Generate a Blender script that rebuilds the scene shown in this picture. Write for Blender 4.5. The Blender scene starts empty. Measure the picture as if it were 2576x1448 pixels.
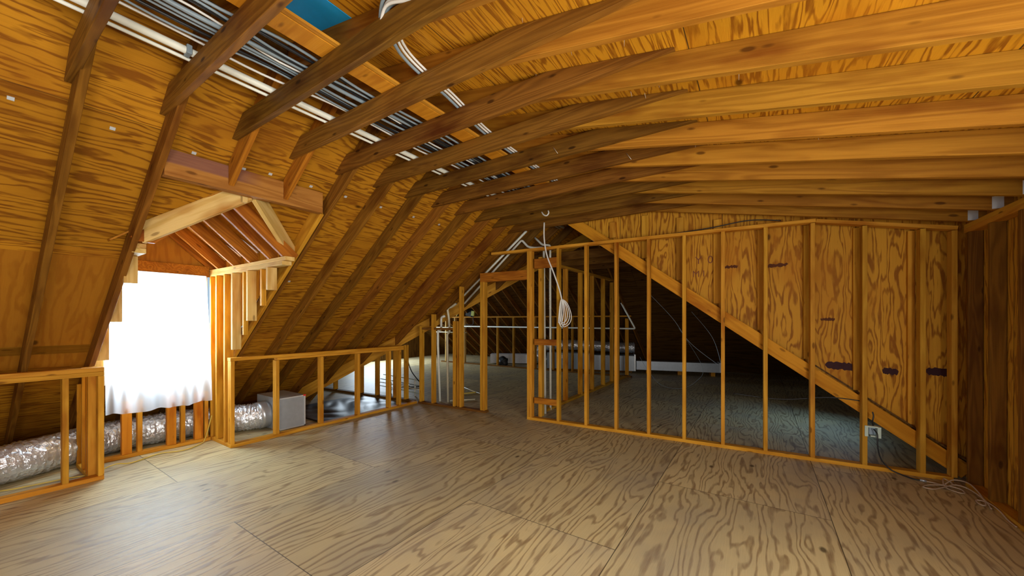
import bpy, bmesh, math, random
from mathutils import Vector, Matrix
random.seed(7)
S = bpy.context.scene
COL = S.collection
V = Vector

# ------------------------------------------------------------------ camera
EYE = 1.467
cd = bpy.data.cameras.new('camera'); cam = bpy.data.objects.new('camera', cd); COL.objects.link(cam)
cam.location = (0, 0, EYE)
cam.rotation_euler = (math.radians(90), 0, math.radians(33.477))
cd.sensor_fit = 'HORIZONTAL'; cd.sensor_width = 36.0
cd.lens = 942.81 / 2576 * 36.0
cd.shift_y = 80.8 / 2576
cd.clip_start = 0.02; cd.clip_end = 200
S.camera = cam

# ------------------------------------------------------------------ world, exposure
w = bpy.data.worlds.new('sky'); S.world = w; w.use_nodes = True
bg = w.node_tree.nodes['Background']
bg.inputs[0].default_value = (0.55, 0.78, 1.0, 1); bg.inputs[1].default_value = 0.9
S.view_settings.view_transform = 'Standard'; S.view_settings.look = 'None'
S.view_settings.gamma = 1.0; S.view_settings.use_curve_mapping = False
S.view_settings.exposure = -0.34
try:
    S.cycles.max_bounces = 8; S.cycles.diffuse_bounces = 5; S.cycles.use_denoising = True
    S.cycles.sample_clamp_indirect = 8
except Exception: pass

def area(name, loc, d, sx, sy, power, col):
    l = bpy.data.lights.new(name, 'AREA'); l.shape = 'RECTANGLE'; l.size = sx; l.size_y = sy
    l.energy = power; l.color = col
    o = bpy.data.objects.new(name, l); COL.objects.link(o)
    o.location = loc; o.rotation_euler = V(d).to_track_quat('-Z', 'Y').to_euler()
    return o
# daylight entering at the real openings
area('dormer_daylight', (-5.98, 1.35, 1.42), (1, 0.0, -0.55), 0.82, 1.1, 260, (0.68, 0.86, 1.0))
area('right_window_daylight', (1.72, 0.75, 1.27), (-1, 0.10, 0.20), 1.8, 1.1, 165, (1.0, 0.96, 0.88))
area('rear_right_window_daylight', (1.70, -1.40, 1.27), (-1, 0.9, 0.10), 1.15, 1.1, 120, (1.0, 0.96, 0.88))
area('back_window_daylight', (-1.6, -3.15, 1.35), (0.25, 1, -0.45), 2.6, 1.2, 75, (0.92, 0.96, 1.0))
area('gable_window_daylight', (-11.2, 8.3, 1.4), (1, 0.12, -0.45), 1.6, 1.2, 170, (0.75, 0.88, 1.0))
area('skylight_daylight', (1.0, 6.7, 1.30), (-0.35, -0.1, -1), 0.8, 1.0, 5, (0.10, 0.42, 1.0))

# ------------------------------------------------------------------ materials
def nt(m): m.use_nodes = True; t = m.node_tree; t.nodes.clear(); return t
class N:
    def __init__(s, m): s.t = nt(m)
    def n(s, k, **kw):
        o = s.t.nodes.new(k)
        for a, b in kw.items(): setattr(o, a, b)
        return o
    def l(s, a, b): s.t.links.new(a, b)
    def math(s, op, a, b=None, c=None, clamp=False):
        o = s.n('ShaderNodeMath', operation=op); o.use_clamp = clamp
        for i, x in enumerate((a, b, c)):
            if x is None: continue
            if isinstance(x, (int, float)): o.inputs[i].default_value = x
            else: s.l(x, o.inputs[i])
        return o.outputs[0]
    def noise(s, vec, scale=1.0, detail=2.0, rough=0.5, dist=0.0):
        o = s.n('ShaderNodeTexNoise'); o.inputs['Scale'].default_value = scale
        o.inputs['Detail'].default_value = detail; o.inputs['Roughness'].default_value = rough
        o.inputs['Distortion'].default_value = dist
        s.l(vec, o.inputs['Vector']); return o.outputs['Fac']
    def comb(s, x, y, z):
        o = s.n('ShaderNodeCombineXYZ')
        for i, v in enumerate((x, y, z)):
            if isinstance(v, (int, float)): o.inputs[i].default_value = v
            else: s.l(v, o.inputs[i])
        return o.outputs[0]
    def mix(s, f, a, b, mode='MIX'):
        o = s.n('ShaderNodeMix', data_type='RGBA', blend_type=mode)
        if isinstance(f, (int, float)): o.inputs[0].default_value = f
        else: s.l(f, o.inputs[0])
        for i, c in ((6, a), (7, b)):
            if isinstance(c, tuple): o.inputs[i].default_value = (*c, 1)
            else: s.l(c, o.inputs[i])
        return o.outputs[2]
    def mr(s, v, a, b, c=0.0, d=1.0):
        o = s.n('ShaderNodeMapRange'); s.l(v, o.inputs[0])
        for i, x in enumerate((a, b, c, d)): o.inputs[i + 1].default_value = x
        return o.outputs[0]
    def out(s, col, rough, bump=None, bstr=0.2, metal=0.0, spec=0.3):
        p = s.n('ShaderNodeBsdfPrincipled'); o = s.n('ShaderNodeOutputMaterial')
        if isinstance(col, tuple): p.inputs['Base Color'].default_value = (*col, 1)
        else: s.l(col, p.inputs['Base Color'])
        if isinstance(rough, (int, float)): p.inputs['Roughness'].default_value = rough
        else: s.l(rough, p.inputs['Roughness'])
        p.inputs['Metallic'].default_value = metal
        p.inputs['Specular IOR Level'].default_value = spec
        if bump is not None:
            b = s.n('ShaderNodeBump'); b.inputs['Strength'].default_value = bstr; b.inputs['Distance'].default_value = 0.01
            s.l(bump, b.inputs['Height']); s.l(b.outputs[0], p.inputs['Normal'])
        s.l(p.outputs[0], o.inputs[0]); return p

def lumber(name, light, dark, vary=0.35, knots=0.6, bands=9.0, stain=None):
    """sawn board, grain along the board's own x axis"""
    m = bpy.data.materials.new(name); g = N(m)
    tc = g.n('ShaderNodeTexCoord'); oi = g.n('ShaderNodeObjectInfo'); sp = g.n('ShaderNodeSeparateXYZ')
    g.l(tc.outputs['Object'], sp.inputs[0]); X, Y, Z = sp.outputs; R = oi.outputs['Random']
    r1 = g.math('MULTIPLY', R, 91.7); r2 = g.math('FRACT', g.math('MULTIPLY', R, 17.31)); r3 = g.math('FRACT', g.math('MULTIPLY', R, 53.77))
    xs = g.math('ADD', X, r1)
    v1 = g.comb(g.math('MULTIPLY', xs, 0.7), g.math('MULTIPLY', Y, 9.0), g.math('MULTIPLY', Z, 9.0))
    a = g.noise(v1, 1.0, 2.0, 0.5, 0.3)
    st = g.math('SINE', g.math('MULTIPLY', g.math('ADD', a, g.math('MULTIPLY', g.math('ADD', Y, Z), 1.5)), bands * 6.283))
    st = g.mr(st, -0.9, 1.0)
    v2 = g.comb(g.math('MULTIPLY', xs, 3.0), g.math('MULTIPLY', Y, 160.0), g.math('MULTIPLY', Z, 160.0))
    fine = g.noise(v2, 1.0, 3.0, 0.6)
    blot = g.noise(g.comb(g.math('MULTIPLY', xs, 1.6), g.math('MULTIPLY', Y, 6.0), g.math('MULTIPLY', Z, 6.0)), 1.0, 3.0, 0.55)
    f = g.math('ADD', g.math('MULTIPLY', st, 0.42), g.math('MULTIPLY', fine, 0.55), clamp=True)
    col = g.mix(f, light, dark)
    col = g.mix(g.mr(blot, 0.52, 0.75), col, tuple(c * k for c, k in zip(dark, (0.75, 0.55, 0.45))))
    vo = g.n('ShaderNodeTexVoronoi'); g.l(g.comb(g.math('MULTIPLY', xs, 3.2), g.math('MULTIPLY', Y, 9.0), g.math('MULTIPLY', Z, 9.0)), vo.inputs['Vector']); vo.inputs['Scale'].default_value = 1.0
    kn = g.math('MULTIPLY', g.mr(vo.outputs['Distance'], 0.075, 0.13, 1.0, 0.0), knots)
    col = g.mix(kn, col, (dark[0] * 0.25, dark[1] * 0.18, dark[2] * 0.15))
    if stain:   # an old stain on the upper left end of the board
        mk = g.math('MULTIPLY', g.mr(g.math('ADD', Y, g.math('MULTIPLY', g.math('SUBTRACT', blot, 0.5), 0.03)), 0.085, 0.10), g.mr(X, 0.45, 0.62, 1.0, 0.0))
        col = g.mix(g.math('MULTIPLY', mk, 0.8), col, stain)
    hsv = g.n('ShaderNodeHueSaturation'); g.l(col, hsv.inputs['Color'])
    g.l(g.mr(r2, 0, 1, 1 - vary, 1 + vary * 0.7), hsv.inputs['Value']); g.l(g.mr(r3, 0, 1, 0.496, 0.507), hsv.inputs['Hue'])
    g.out(hsv.outputs[0], 0.62, g.math('ADD', fine, st), 0.12, spec=0.10)
    return m

def plywood(name, light, dark, gx=0.0, gy=0.0, W=1.21, L=2.42, stag=1.2, figure=5.0, grain=2.6, seam=0.9, dirt=None, stretch=0.42, fmix=0.8, warm=None, rough=0.6, cross=60.0, lo=-0.1, hi=0.95, rag=1.3, spec=0.12):
    """sheet goods: grain along object x, sheets L long (x) by W wide (y)"""
    m = bpy.data.materials.new(name); g = N(m)
    tc = g.n('ShaderNodeTexCoord'); sp = g.n('ShaderNodeSeparateXYZ'); g.l(tc.outputs['Object'], sp.inputs[0]); X, Y, Z = sp.outputs
    yc = g.math('DIVIDE', g.math('SUBTRACT', Y, gy), W); row = g.math('FLOOR', yc)
    par = g.math('PINGPONG', row, 1.0)
    xc = g.math('DIVIDE', g.math('SUBTRACT', g.math('SUBTRACT', X, gx), g.math('MULTIPLY', par, stag)), L); cl = g.math('FLOOR', xc)
    wn = g.n('ShaderNodeTexWhiteNoise', noise_dimensions='2D'); g.l(g.comb(row, cl, 0.0), wn.inputs['Vector'])
    rnd = wn.outputs['Value']; rs = g.math('MULTIPLY', rnd, 37.0)
    gy2 = g.mr(rnd, 0, 1, grain * 0.8, grain * 1.6)
    v = g.comb(g.math('ADD', g.math('MULTIPLY', X, stretch), rs), g.math('MULTIPLY', Y, gy2), rs)
    a = g.noise(v, 1.0, 3.0, 0.42, 0.35)
    ph = g.math('ADD', g.math('MULTIPLY', a, figure * 6.283), g.math('MULTIPLY', Y, cross))
    st = g.math('SINE', ph)
    # ragged edges on the bands
    ed = g.noise(g.comb(g.math('MULTIPLY', X, 6.0), g.math('MULTIPLY', Y, 40.0), rs), 1.0, 3.0, 0.6)
    st = g.math('ADD', st, g.math('MULTIPLY', g.math('SUBTRACT', ed, 0.5), rag * 2))
    st = g.mr(st, lo, hi)
    fine = g.noise(g.comb(g.math('MULTIPLY', X, 5.0), g.math('MULTIPLY', Y, 170.0), rs), 1.0, 2.0, 0.6)
    f = g.math('ADD', g.math('MULTIPLY', st, fmix), g.math('MULTIPLY', fine, 0.32), clamp=True)
    col = g.mix(f, light, dark)
    big = g.noise(g.comb(X, Y, rs), 0.9, 4.0, 0.6)
    if dirt: col = g.mix(g.math('MULTIPLY', g.mr(big, 0.42, 0.72), 0.6), col, dirt)
    if warm: col = g.mix(g.mr(g.noise(g.comb(g.math('MULTIPLY', X, 1.2), g.math('MULTIPLY', Y, 2.6), rs), 1.0, 3.0, 0.6), 0.5, 0.75, 0.0, 0.75), col, warm)
    # knots and patches
    vo = g.n('ShaderNodeTexVoronoi'); g.l(g.comb(g.math('MULTIPLY', X, 1.6), g.math('MULTIPLY', Y, 3.0), rs), vo.inputs['Vector']); vo.inputs['Scale'].default_value = 1.0
    kn = g.mr(vo.outputs['Distance'], 0.035, 0.075, 0.85, 0.0)
    col = g.mix(kn, col, tuple(c * 0.3 for c in dark))
    # joints between sheets
    fy = g.math('PINGPONG', yc, 0.5); fx = g.math('PINGPONG', xc, 0.5)
    # pingpong(.,.5): 0 at sheet edges
    sy = g.mr(g.math('MULTIPLY', fy, W), 0.0015, 0.004, seam, 0.0); sx = g.mr(g.math('MULTIPLY', fx, L), 0.0015, 0.004, seam, 0.0)
    col = g.mix(g.math('MAXIMUM', sx, sy), col, (0.02, 0.013, 0.008))
    hsv = g.n('ShaderNodeHueSaturation'); g.l(col, hsv.inputs['Color']); g.l(g.mr(rnd, 0, 1, 0.86, 1.12), hsv.inputs['Value'])
    g.out(hsv.outputs[0], rough, g.math('ADD', fine, st), 0.10, spec=spec)
    return m

def plain(name, c, rough=0.5, metal=0.0, spec=0.4, bump=None):
    m = bpy.data.materials.new(name); g = N(m)
    tc = g.n('ShaderNodeTexCoord'); a = g.noise(tc.outputs['Object'], bump or 18.0, 3.0)
    col = g.mix(g.mr(a, 0.3, 0.7, 0.0, 0.35), c, tuple(x * 0.72 for x in c))
    g.out(col, rough, a, 0.15 if bump else 0.03, metal, spec); return m

M = dict(
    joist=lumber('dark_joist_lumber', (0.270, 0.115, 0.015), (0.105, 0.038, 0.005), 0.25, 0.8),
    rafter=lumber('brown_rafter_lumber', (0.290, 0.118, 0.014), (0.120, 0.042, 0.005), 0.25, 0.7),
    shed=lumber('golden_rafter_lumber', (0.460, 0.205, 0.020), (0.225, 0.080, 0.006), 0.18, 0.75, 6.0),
    stud=lumber('yellow_stud_lumber', (0.680, 0.340, 0.036), (0.420, 0.165, 0.009), 0.15, 0.7, 5.0),
    pale=lumber('lit_dormer_lumber', (0.78, 0.55, 0.22), (0.55, 0.32, 0.07), 0.10, 0.6, 5.0),  # lit copy of the stud lumber; window brightness put into its colour
    red=lumber('reddish_lumber', (0.470, 0.160, 0.014), (0.220, 0.060, 0.006), 0.12, 0.5),
    purple=lumber('purplish_board', (0.30, 0.125, 0.075), (0.19, 0.068, 0.030), 0.08, 0.5),
    header=lumber('header_lumber', (0.46, 0.21, 0.045), (0.24, 0.085, 0.014), 0.05, 0.6, 7.0, stain=(0.20, 0.085, 0.065)),
    orange=lumber('orange_new_board', (0.70, 0.29, 0.022), (0.46, 0.155, 0.008), 0.08, 0.6, 5.0),
    dim=lumber('shaded_lumber', (0.22, 0.10, 0.018), (0.11, 0.045, 0.008), 0.22, 0.6),  # lumber darkened in colour to stand in for shade in the unlit spaces
    floor=plywood('floor_plywood', (0.640, 0.545, 0.290), (0.240, 0.160, 0.075), gx=1.16 - 2.42, gy=-4.4 + 1.21, figure=8.0, grain=3.8, dirt=(0.27, 0.245, 0.20), stretch=1.1, fmix=0.75, seam=0.85, rough=0.50, cross=100.0, lo=0.15, hi=1.2, rag=0.8, spec=0.35),
    roof=plywood('roof_plywood', (0.500, 0.222, 0.013), (0.165, 0.050, 0.004), gx=0.837, gy=0.05, L=2.44, stag=1.22, seam=0.6, figure=6.0, grain=7.5, stretch=1.7, fmix=0.72, warm=(0.24, 0.080, 0.006), lo=0.0, hi=1.05, cross=120.0, rag=1.5),
    roofv=plywood('roof_plywood_turned', (0.380, 0.155, 0.012), (0.240, 0.078, 0.005), gx=-1, gy=-4, W=9, L=9, figure=5.0, grain=5.0, stretch=1.2, fmix=0.4, warm=(0.30, 0.095, 0.006)),
    shedply=plywood('ceiling_plywood', (0.620, 0.280, 0.014), (0.250, 0.080, 0.004), gx=-0.36, gy=0.3, figure=6.0, grain=12.0, stretch=1.6, fmix=0.8, warm=(0.44, 0.16, 0.007), lo=0.0, hi=1.0, cross=120.0),
    cheek=plywood('cheek_plywood', (0.620, 0.300, 0.024), (0.260, 0.088, 0.006), gx=-3.0, gy=0.85, L=12, figure=8.0, grain=6.0, stretch=1.5, fmix=0.8, warm=(0.46, 0.165, 0.009), lo=0.0, hi=1.0, cross=90.0),
    shadeply=plywood('shaded_plywood', (0.16, 0.075, 0.014), (0.08, 0.034, 0.006), figure=8.0),  # shaded copy of the sheathing, its colour darkened for the unlit parts
    pvc=plain('white_pvc', (0.86, 0.88, 0.78), 0.4),
    cream=plain('cream_pvc', (0.84, 0.80, 0.58), 0.4),
    wcable=plain('white_cable_jacket', (0.80, 0.80, 0.76), 0.4),
    gcable=plain('grey_cable_jacket', (0.26, 0.33, 0.38), 0.35),
    kcable=plain('black_cable_jacket', (0.015, 0.017, 0.02), 0.4),
    ycable=plain('yellow_cord_jacket', (0.62, 0.46, 0.08), 0.45),
    tcable=plain('tan_coax_jacket', (0.55, 0.42, 0.30), 0.45),
    steel=plain('galvanised_steel', (0.55, 0.60, 0.66), 0.35, 0.7),
    clip=plain('bright_clip_steel', (0.62, 0.68, 0.74), 0.5, 0.2),
    nail=plain('nail_steel', (0.75, 0.70, 0.60), 0.4, 0.5),
    furn=plain('grey_blue_sheet_metal', (0.30, 0.38, 0.46), 0.5, 0.2),
    wrap=plain('white_wrap', (0.80, 0.82, 0.88), 0.5),
    board=plain('foil_board', (0.42, 0.47, 0.52), 0.4, 0.35),
    edge=plain('foil_tape', (0.75, 0.78, 0.80), 0.35, 0.4),
    black=plain('black_plastic', (0.012, 0.013, 0.015), 0.45),
    blue=plain('blue_membrane', (0.01, 0.40, 0.85), 0.5),
    outlet=plain('pale_green_box_plastic', (0.55, 0.68, 0.60), 0.4),
    yg=plain('yellow_green_paint', (0.45, 0.48, 0.06), 0.4),
    ink=plain('dark_plum_paint', (0.085, 0.025, 0.030), 0.7),
    ink2=plain('brown_stamp_ink', (0.20, 0.055, 0.012), 0.7),
    redtag=plain('red_tape', (0.7, 0.03, 0.02), 0.5),
    sill=plain('white_window_paint', (0.8, 0.8, 0.78), 0.5),
)
def foil():
    m = bpy.data.materials.new('crinkled_foil'); g = N(m); tc = g.n('ShaderNodeTexCoord')
    a = g.noise(tc.outputs['Object'], 22.0, 4.0, 0.6, 0.6)
    vo = g.n('ShaderNodeTexVoronoi'); g.l(tc.outputs['Object'], vo.inputs['Vector']); vo.inputs['Scale'].default_value = 26
    g.out((0.74, 0.80, 0.88), 0.27, g.math('ADD', a, g.math('MULTIPLY', vo.outputs['Distance'], 0.8)), 1.0, 0.72, 0.6); return m
M['foil'] = foil()
def curtain_mat():
    m = bpy.data.materials.new('thin_white_cotton'); g = N(m)
    tc = g.n('ShaderNodeTexCoord'); a = g.noise(tc.outputs['Object'], 60.0, 2.0)
    t = g.n('ShaderNodeBsdfTranslucent'); t.inputs[0].default_value = (0.95, 0.97, 1, 1)
    d = g.n('ShaderNodeBsdfDiffuse'); g.l(g.mix(a, (0.88, 0.9, 0.92), (0.84, 0.86, 0.9)), d.inputs[0])
    tr = g.n('ShaderNodeBsdfTransparent'); x = g.n('ShaderNodeMixShader'); x.inputs[0].default_value = 0.2
    g.l(t.outputs[0], x.inputs[1]); g.l(d.outputs[0], x.inputs[2])
    y = g.n('ShaderNodeMixShader'); y.inputs[0].default_value = 0.25; g.l(x.outputs[0], y.inputs[1]); g.l(tr.outputs[0], y.inputs[2])
    o = g.n('ShaderNodeOutputMaterial'); g.l(y.outputs[0], o.inputs[0]); return m
M['curtain'] = curtain_mat()
def glass_mat():
    m = bpy.data.materials.new('window_glass'); g = N(m)
    a = g.n('ShaderNodeBsdfTransparent'); b = g.n('ShaderNodeBsdfGlossy'); b.inputs['Roughness'].default_value = 0.03
    x = g.n('ShaderNodeMixShader'); x.inputs[0].default_value = 0.06; g.l(a.outputs[0], x.inputs[1]); g.l(b.outputs[0], x.inputs[2])
    o = g.n('ShaderNodeOutputMaterial'); g.l(x.outputs[0], o.inputs[0]); return m
M['glass'] = glass_mat()

# ------------------------------------------------------------------ helpers
def link(name, me, mat, parent=None, mw=None, smooth=False):
    o = bpy.data.objects.new(name, me); COL.objects.link(o)
    if mat is not None: me.materials.append(M[mat] if isinstance(mat, str) else mat)
    mw = mw or Matrix.Identity(4)
    if parent is not None:
        o.parent = parent; o.matrix_basis = Matrix.Translation(-parent.location) @ mw
    else: o.matrix_basis = mw
    if smooth:
        for p in me.polygons: p.use_smooth = True
    return o
def tag(o, label=None, cat=None, group=None, kind=None):
    for k, v in (('label', label), ('category', cat), ('group', group), ('kind', kind)):
        if v: o[k] = v
    return o
def thing(name, loc, label, cat, group=None, kind=None):
    o = bpy.data.objects.new(name, None); COL.objects.link(o); o.location = loc; o.empty_display_size = 0.1
    return tag(o, label, cat, group, kind)
def frame(o, U, Vd):
    U = V(U).normalized(); Vd = V(Vd); Vd = (Vd - U * Vd.dot(U)).normalized(); W = U.cross(Vd)
    return Matrix(((U.x, Vd.x, W.x, o[0]), (U.y, Vd.y, W.y, o[1]), (U.z, Vd.z, W.z, o[2]), (0, 0, 0, 1)))
def prism_me(poly, t, bev=0.002, name='board'):
    bm = bmesh.new()
    a = [bm.verts.new((p[0], p[1], 0)) for p in poly]; b = [bm.verts.new((p[0], p[1], t)) for p in poly]
    n = len(poly); bm.faces.new(a[::-1]); bm.faces.new(b)
    for i in range(n): bm.faces.new((a[i], a[(i + 1) % n], b[(i + 1) % n], b[i]))
    bmesh.ops.recalc_face_normals(bm, faces=bm.faces)
    if bev: bmesh.ops.bevel(bm, geom=list(bm.edges), offset=bev, segments=1, affect='EDGES')
    me = bpy.data.meshes.new(name); bm.to_mesh(me); bm.free(); return me
def prism(name, poly, o, U, Vd, t, mat, parent=None, bev=0.002):
    return link(name, prism_me(poly, t, bev, name), mat, parent, frame(o, U, Vd))
def board(name, p0, p1, vdir, d, t, mat, parent=None, wc=False, bev=0.002):
    """board from p0 to p1; depth d along vdir; thickness t along (U x V) (centred when wc)"""
    p0 = V(p0); p1 = V(p1); U = (p1 - p0); L = U.length
    mw = frame(p0, U, vdir)
    if wc: mw = mw @ Matrix.Translation((0, 0, -t / 2))
    return link(name, prism_me([(0, 0), (L, 0), (L, d), (0, d)], t, bev, name), mat, parent, mw)
def box(name, a, b, mat, parent=None, bev=0.003):
    a = V(a); b = V(b); lo = V([min(x, y) for x, y in zip(a, b)]); s = V([abs(x - y) for x, y in zip(a, b)])
    return link(name, prism_me([(0, 0), (s.x, 0), (s.x, s.y), (0, s.y)], s.z, bev, name), mat, parent, Matrix.Translation(lo))
def stud(X, Y, z0, z1, mat, parent, dx=0.038, dy=0.089, name='stud', yaw=0.0, bev=0.002):
    """vertical stud; (X,Y) = min corner; grain (object x) points up"""
    c, s = math.cos(yaw), math.sin(yaw)
    mw = Matrix(((0, c, -s, X), (0, s, c, Y), (1, 0, 0, z0), (0, 0, 0, 1)))
    L = z1 - z0
    return link(name, prism_me([(0, 0), (L, 0), (L, dx), (0, dx)], dy, bev, name), mat, parent, mw)
def sheet(name, pts, o, U, Vd, t, mat, kind='structure', holes=None):
    """flat slab from a 2D outline given in world points; thickness away along W"""
    mw = frame(o, U, Vd); inv = mw.inverted()
    ps = [inv @ V(p) for p in pts]
    me = prism_me([(p.x, p.y) for p in ps], t, 0, name)
    ob = link(name, me, mat, None, mw)
    if kind: ob['kind'] = kind
    return ob
def catmull(P, n=8):
    P = [V(p) for p in P]; out = []
    for i in range(len(P) - 1):
        a = P[max(i - 1, 0)]; b = P[i]; c = P[i + 1]; d = P[min(i + 2, len(P) - 1)]
        for k in range(n):
            t = k / n
            out.append(0.5 * ((2 * b) + (c - a) * t + (2 * a - 5 * b + 4 * c - d) * t * t + (3 * b - a - 3 * c + d) * t ** 3))
    out.append(P[-1]); return out
def tube(name, P, r, mat, parent=None, n=8, seg=8, smooth=True, rf=None, hard=False):
    pts = [V(p) for p in P] if hard else catmull(P, n)
    bm = bmesh.new(); rings = []
    up = V((0, 0, 1)); prev = None
    for i, p in enumerate(pts):
        t = (pts[min(i + 1, len(pts) - 1)] - pts[max(i - 1, 0)]).normalized()
        if prev is None: a = t.orthogonal().normalized()
        else: a = (prev - t * prev.dot(t)).normalized()
        prev = a; b = t.cross(a)
        ring = []
        for k in range(seg):
            an = 2 * math.pi * k / seg
            rr = rf(i, k) if rf else r
            ring.append(bm.verts.new(p + (a * math.cos(an) + b * math.sin(an)) * rr))
        rings.append(ring)
    for i in range(len(rings) - 1):
        for k in range(seg): bm.faces.new((rings[i][k], rings[i][(k + 1) % seg], rings[i + 1][(k + 1) % seg], rings[i + 1][k]))
    bm.faces.new(rings[0][::-1]); bm.faces.new(rings[-1])
    bmesh.ops.recalc_face_normals(bm, faces=bm.faces)
    me = bpy.data.meshes.new(name); bm.to_mesh(me); bm.free()
    # origin at the first point
    o0 = pts[0].copy(); me.transform(Matrix.Translation(-o0))
    return link(name, me, mat, parent, Matrix.Translation(o0), smooth)
def pipe(name, P, r, mat, parent=None, seg=10, bend=0.04):
    """rigid pipe with short rounded elbows"""
    P = [V(p) for p in P]; out = [P[0]]
    for i in range(1, len(P) - 1):
        a = (P[i - 1] - P[i]); c = (P[i + 1] - P[i]); k = min(bend, a.length * .45, c.length * .45)
        A = P[i] + a.normalized() * k; C = P[i] + c.normalized() * k
        for t in (0, .25, .5, .75, 1): out.append((1 - t) ** 2 * A + 2 * t * (1 - t) * P[i] + t * t * C)
    out.append(P[-1]); return tube(name, out, r, mat, parent, seg=seg, hard=True)
ORD = ['first', 'second', 'third', 'fourth', 'fifth', 'sixth', 'seventh', 'eighth', 'ninth', 'tenth', 'eleventh', 'twelfth', 'thirteenth', 'fourteenth', 'fifteenth', 'sixteenth', 'seventeenth', 'eighteenth', 'nineteenth', 'twentieth']

YR = lambda i: 0.8076 + 0.4064 * i
roofL = lambda x: 0.75 * x + 5.123           # underside of the left slope rafters
roofLs = lambda x: 0.75 * x + 5.298          # underside of its plywood
shed = lambda x: 2.613 - 0.1935 * x          # underside of the low slope rafters
sheds = lambda x: 2.757 - 0.1935 * x
roofR = lambda x: 1.156 - 0.735 * x          # underside of the far right slope
roofRs = lambda x: 1.335 - 0.735 * x
valleyY = lambda x: 6.146 + 0.9 * (x + 3.682)
FWY = lambda x: 4.9473 + 0.0704 * x          # room face of the far stud partition
FN = V((-0.0704, 1, 0)).normalized(); FU = V((1, 0.0704, 0)).normalized(); FYAW = math.atan(0.0704)
def fw(x, off=0.0, z=0.0):
    return V((x, FWY(x), z)) + FN * off

# ------------------------------------------------------------------ setting
tag(box('floor', (-12.2, -3.4, -0.12), (3.2, 12.6, 0.0), None, bev=0), kind='structure')
fl = bpy.data.objects['floor']; me = fl.data
# grain runs along world y: rotate the object's frame so that its x axis is world y
bpy.data.objects.remove(fl)
flo = sheet('floor', [(-12.2, -3.4, 0), (3.2, -3.4, 0), (3.2, 12.6, 0), (-12.2, 12.6, 0)], (0, 0, 0), (0, 1, 0), (1, 0, 0), 0.12, 'floor')

UL = V((0, 1, 0)); SL = V((1, 0, 0.75))      # left slope: grain along y, sheets climb the slope
def lslope(name, xy, mat, U=UL, Vv=SL, t=-0.015):
    return sheet(name, [(x, y, roofLs(x)) for x, y in xy], (-7.3, 0, roofLs(-7.3)), U, Vv, t, mat)
# wall_left = the plywood of the long left slope (dormer hole left open)
XR = -2.585
lslope('wall_left', [(-3.95, -3.4), (XR, -3.4), (XR, 0.86), (-3.95, 0.86)], 'roof')
lslope('wall_left_over_dormer', [(-3.557, 0.86), (XR, 0.86), (XR, 1.985), (-3.557, 1.985)], 'roof')
lslope('wall_left_valley_near', [(-4.18, 0.86), (-3.557, 0.86), (-3.557, 1.37)], 'roof')
lslope('wall_left_valley_far', [(-3.557, 1.37), (-3.557, 1.985), (-4.308, 1.985)], 'roof')
lslope('wall_left_lower', [(-7.3, -3.4), (-5.71, -3.4), (-5.71, 0.86), (-7.3, 0.86)], 'roof')
sheet('wall_left_turned', [(x, y, roofLs(x)) for x, y in [(-5.71, -3.4), (-4.44, -3.4), (-4.44, 0.86), (-5.71, 0.86)]], (-7.3, 0, roofLs(-7.3)), SL, UL, 0.015, 'roofv')
lslope('wall_left_upper', [(-4.44, -3.4), (-3.95, -3.4), (-3.95, 0.86), (-4.44, 0.86)], 'roof')
lslope('wall_left_below_dormer', [(-7.3, 0.86), (-5.78, 0.86), (-5.78, 1.985), (-7.3, 1.985)], 'roof')
lslope('wall_left_beyond', [(-7.3, 1.985), (XR, 1.985), (XR, valleyY(XR)), (-7.3, valleyY(-7.3))], 'roof')
# ceiling = plywood of the low slope
sheet('ceiling', [(x, y, sheds(x)) for x, y in [(XR, -3.4), (1.9, -3.4), (1.9, 5.33), (XR, 5.33)]], (0, 0, sheds(0)), (0, 1, 0), (-1, 0, 0.1935), 0.015, 'shedply')
# back wall and right wall, with their window openings
def wallbox(name, a, b, mat='cheek'):
    return tag(box(name, a, b, mat, bev=0), kind='structure')
def vwall(name, pts, o, U, t, mat):
    """vertical sheet, grain up"""
    return sheet(name, pts, o, (0, 0, 1), U, t, mat)
vwall('wall_back', [(-7.3, -3.3, 0), (-2.9, -3.3, 0), (-2.9, -3.3, 3.12), (-7.3, -3.3, 0.02)], (0, -3.3, 0), (1, 0, 0), 0.015, 'cheek')
vwall('wall_back_right', [(-0.3, -3.3, 0), (1.62, -3.3, 0), (1.62, -3.3, 2.44), (-0.3, -3.3, 2.81)], (0, -3.3, 0), (1, 0, 0), 0.015, 'cheek')
vwall('wall_back_below_window', [(-2.9, -3.3, 0), (-0.3, -3.3, 0), (-0.3, -3.3, 0.75), (-2.9, -3.3, 0.75)], (0, -3.3, 0), (1, 0, 0), 0.015, 'cheek')
vwall('wall_back_above_window', [(-2.9, -3.3, 1.95), (-0.3, -3.3, 1.95), (-0.3, -3.3, 2.81), (-2.58, -3.3, 3.3), (-2.9, -3.3, 3.12)], (0, -3.3, 0), (1, 0, 0), 0.015, 'cheek')
XW = 1.61
def rw(name, y0, y1, z0, z1): return vwall(name, [(XW, y0, z0), (XW, y1, z0), (XW, y1, z1), (XW, y0, z1)], (XW, 0, 0), (0, 1, 0), 0.015 * -1, 'cheek')
rw('wall_right', 1.70, 5.34, 0, 2.44); rw('wall_right_between_windows', -0.75, -0.20, 0, 2.44); rw('wall_right_under_near_window', -0.20, 1.70, 0, 0.7); rw('wall_right_over_near_window', -0.20, 1.70, 1.85, 2.44); rw('wall_right_behind', -3.3, -2.05, 0, 2.44); rw('wall_right_below_window', -2.05, -0.75, 0, 0.7); rw('wall_right_above_window', -2.05, -0.75, 1.85, 2.44)
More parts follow.
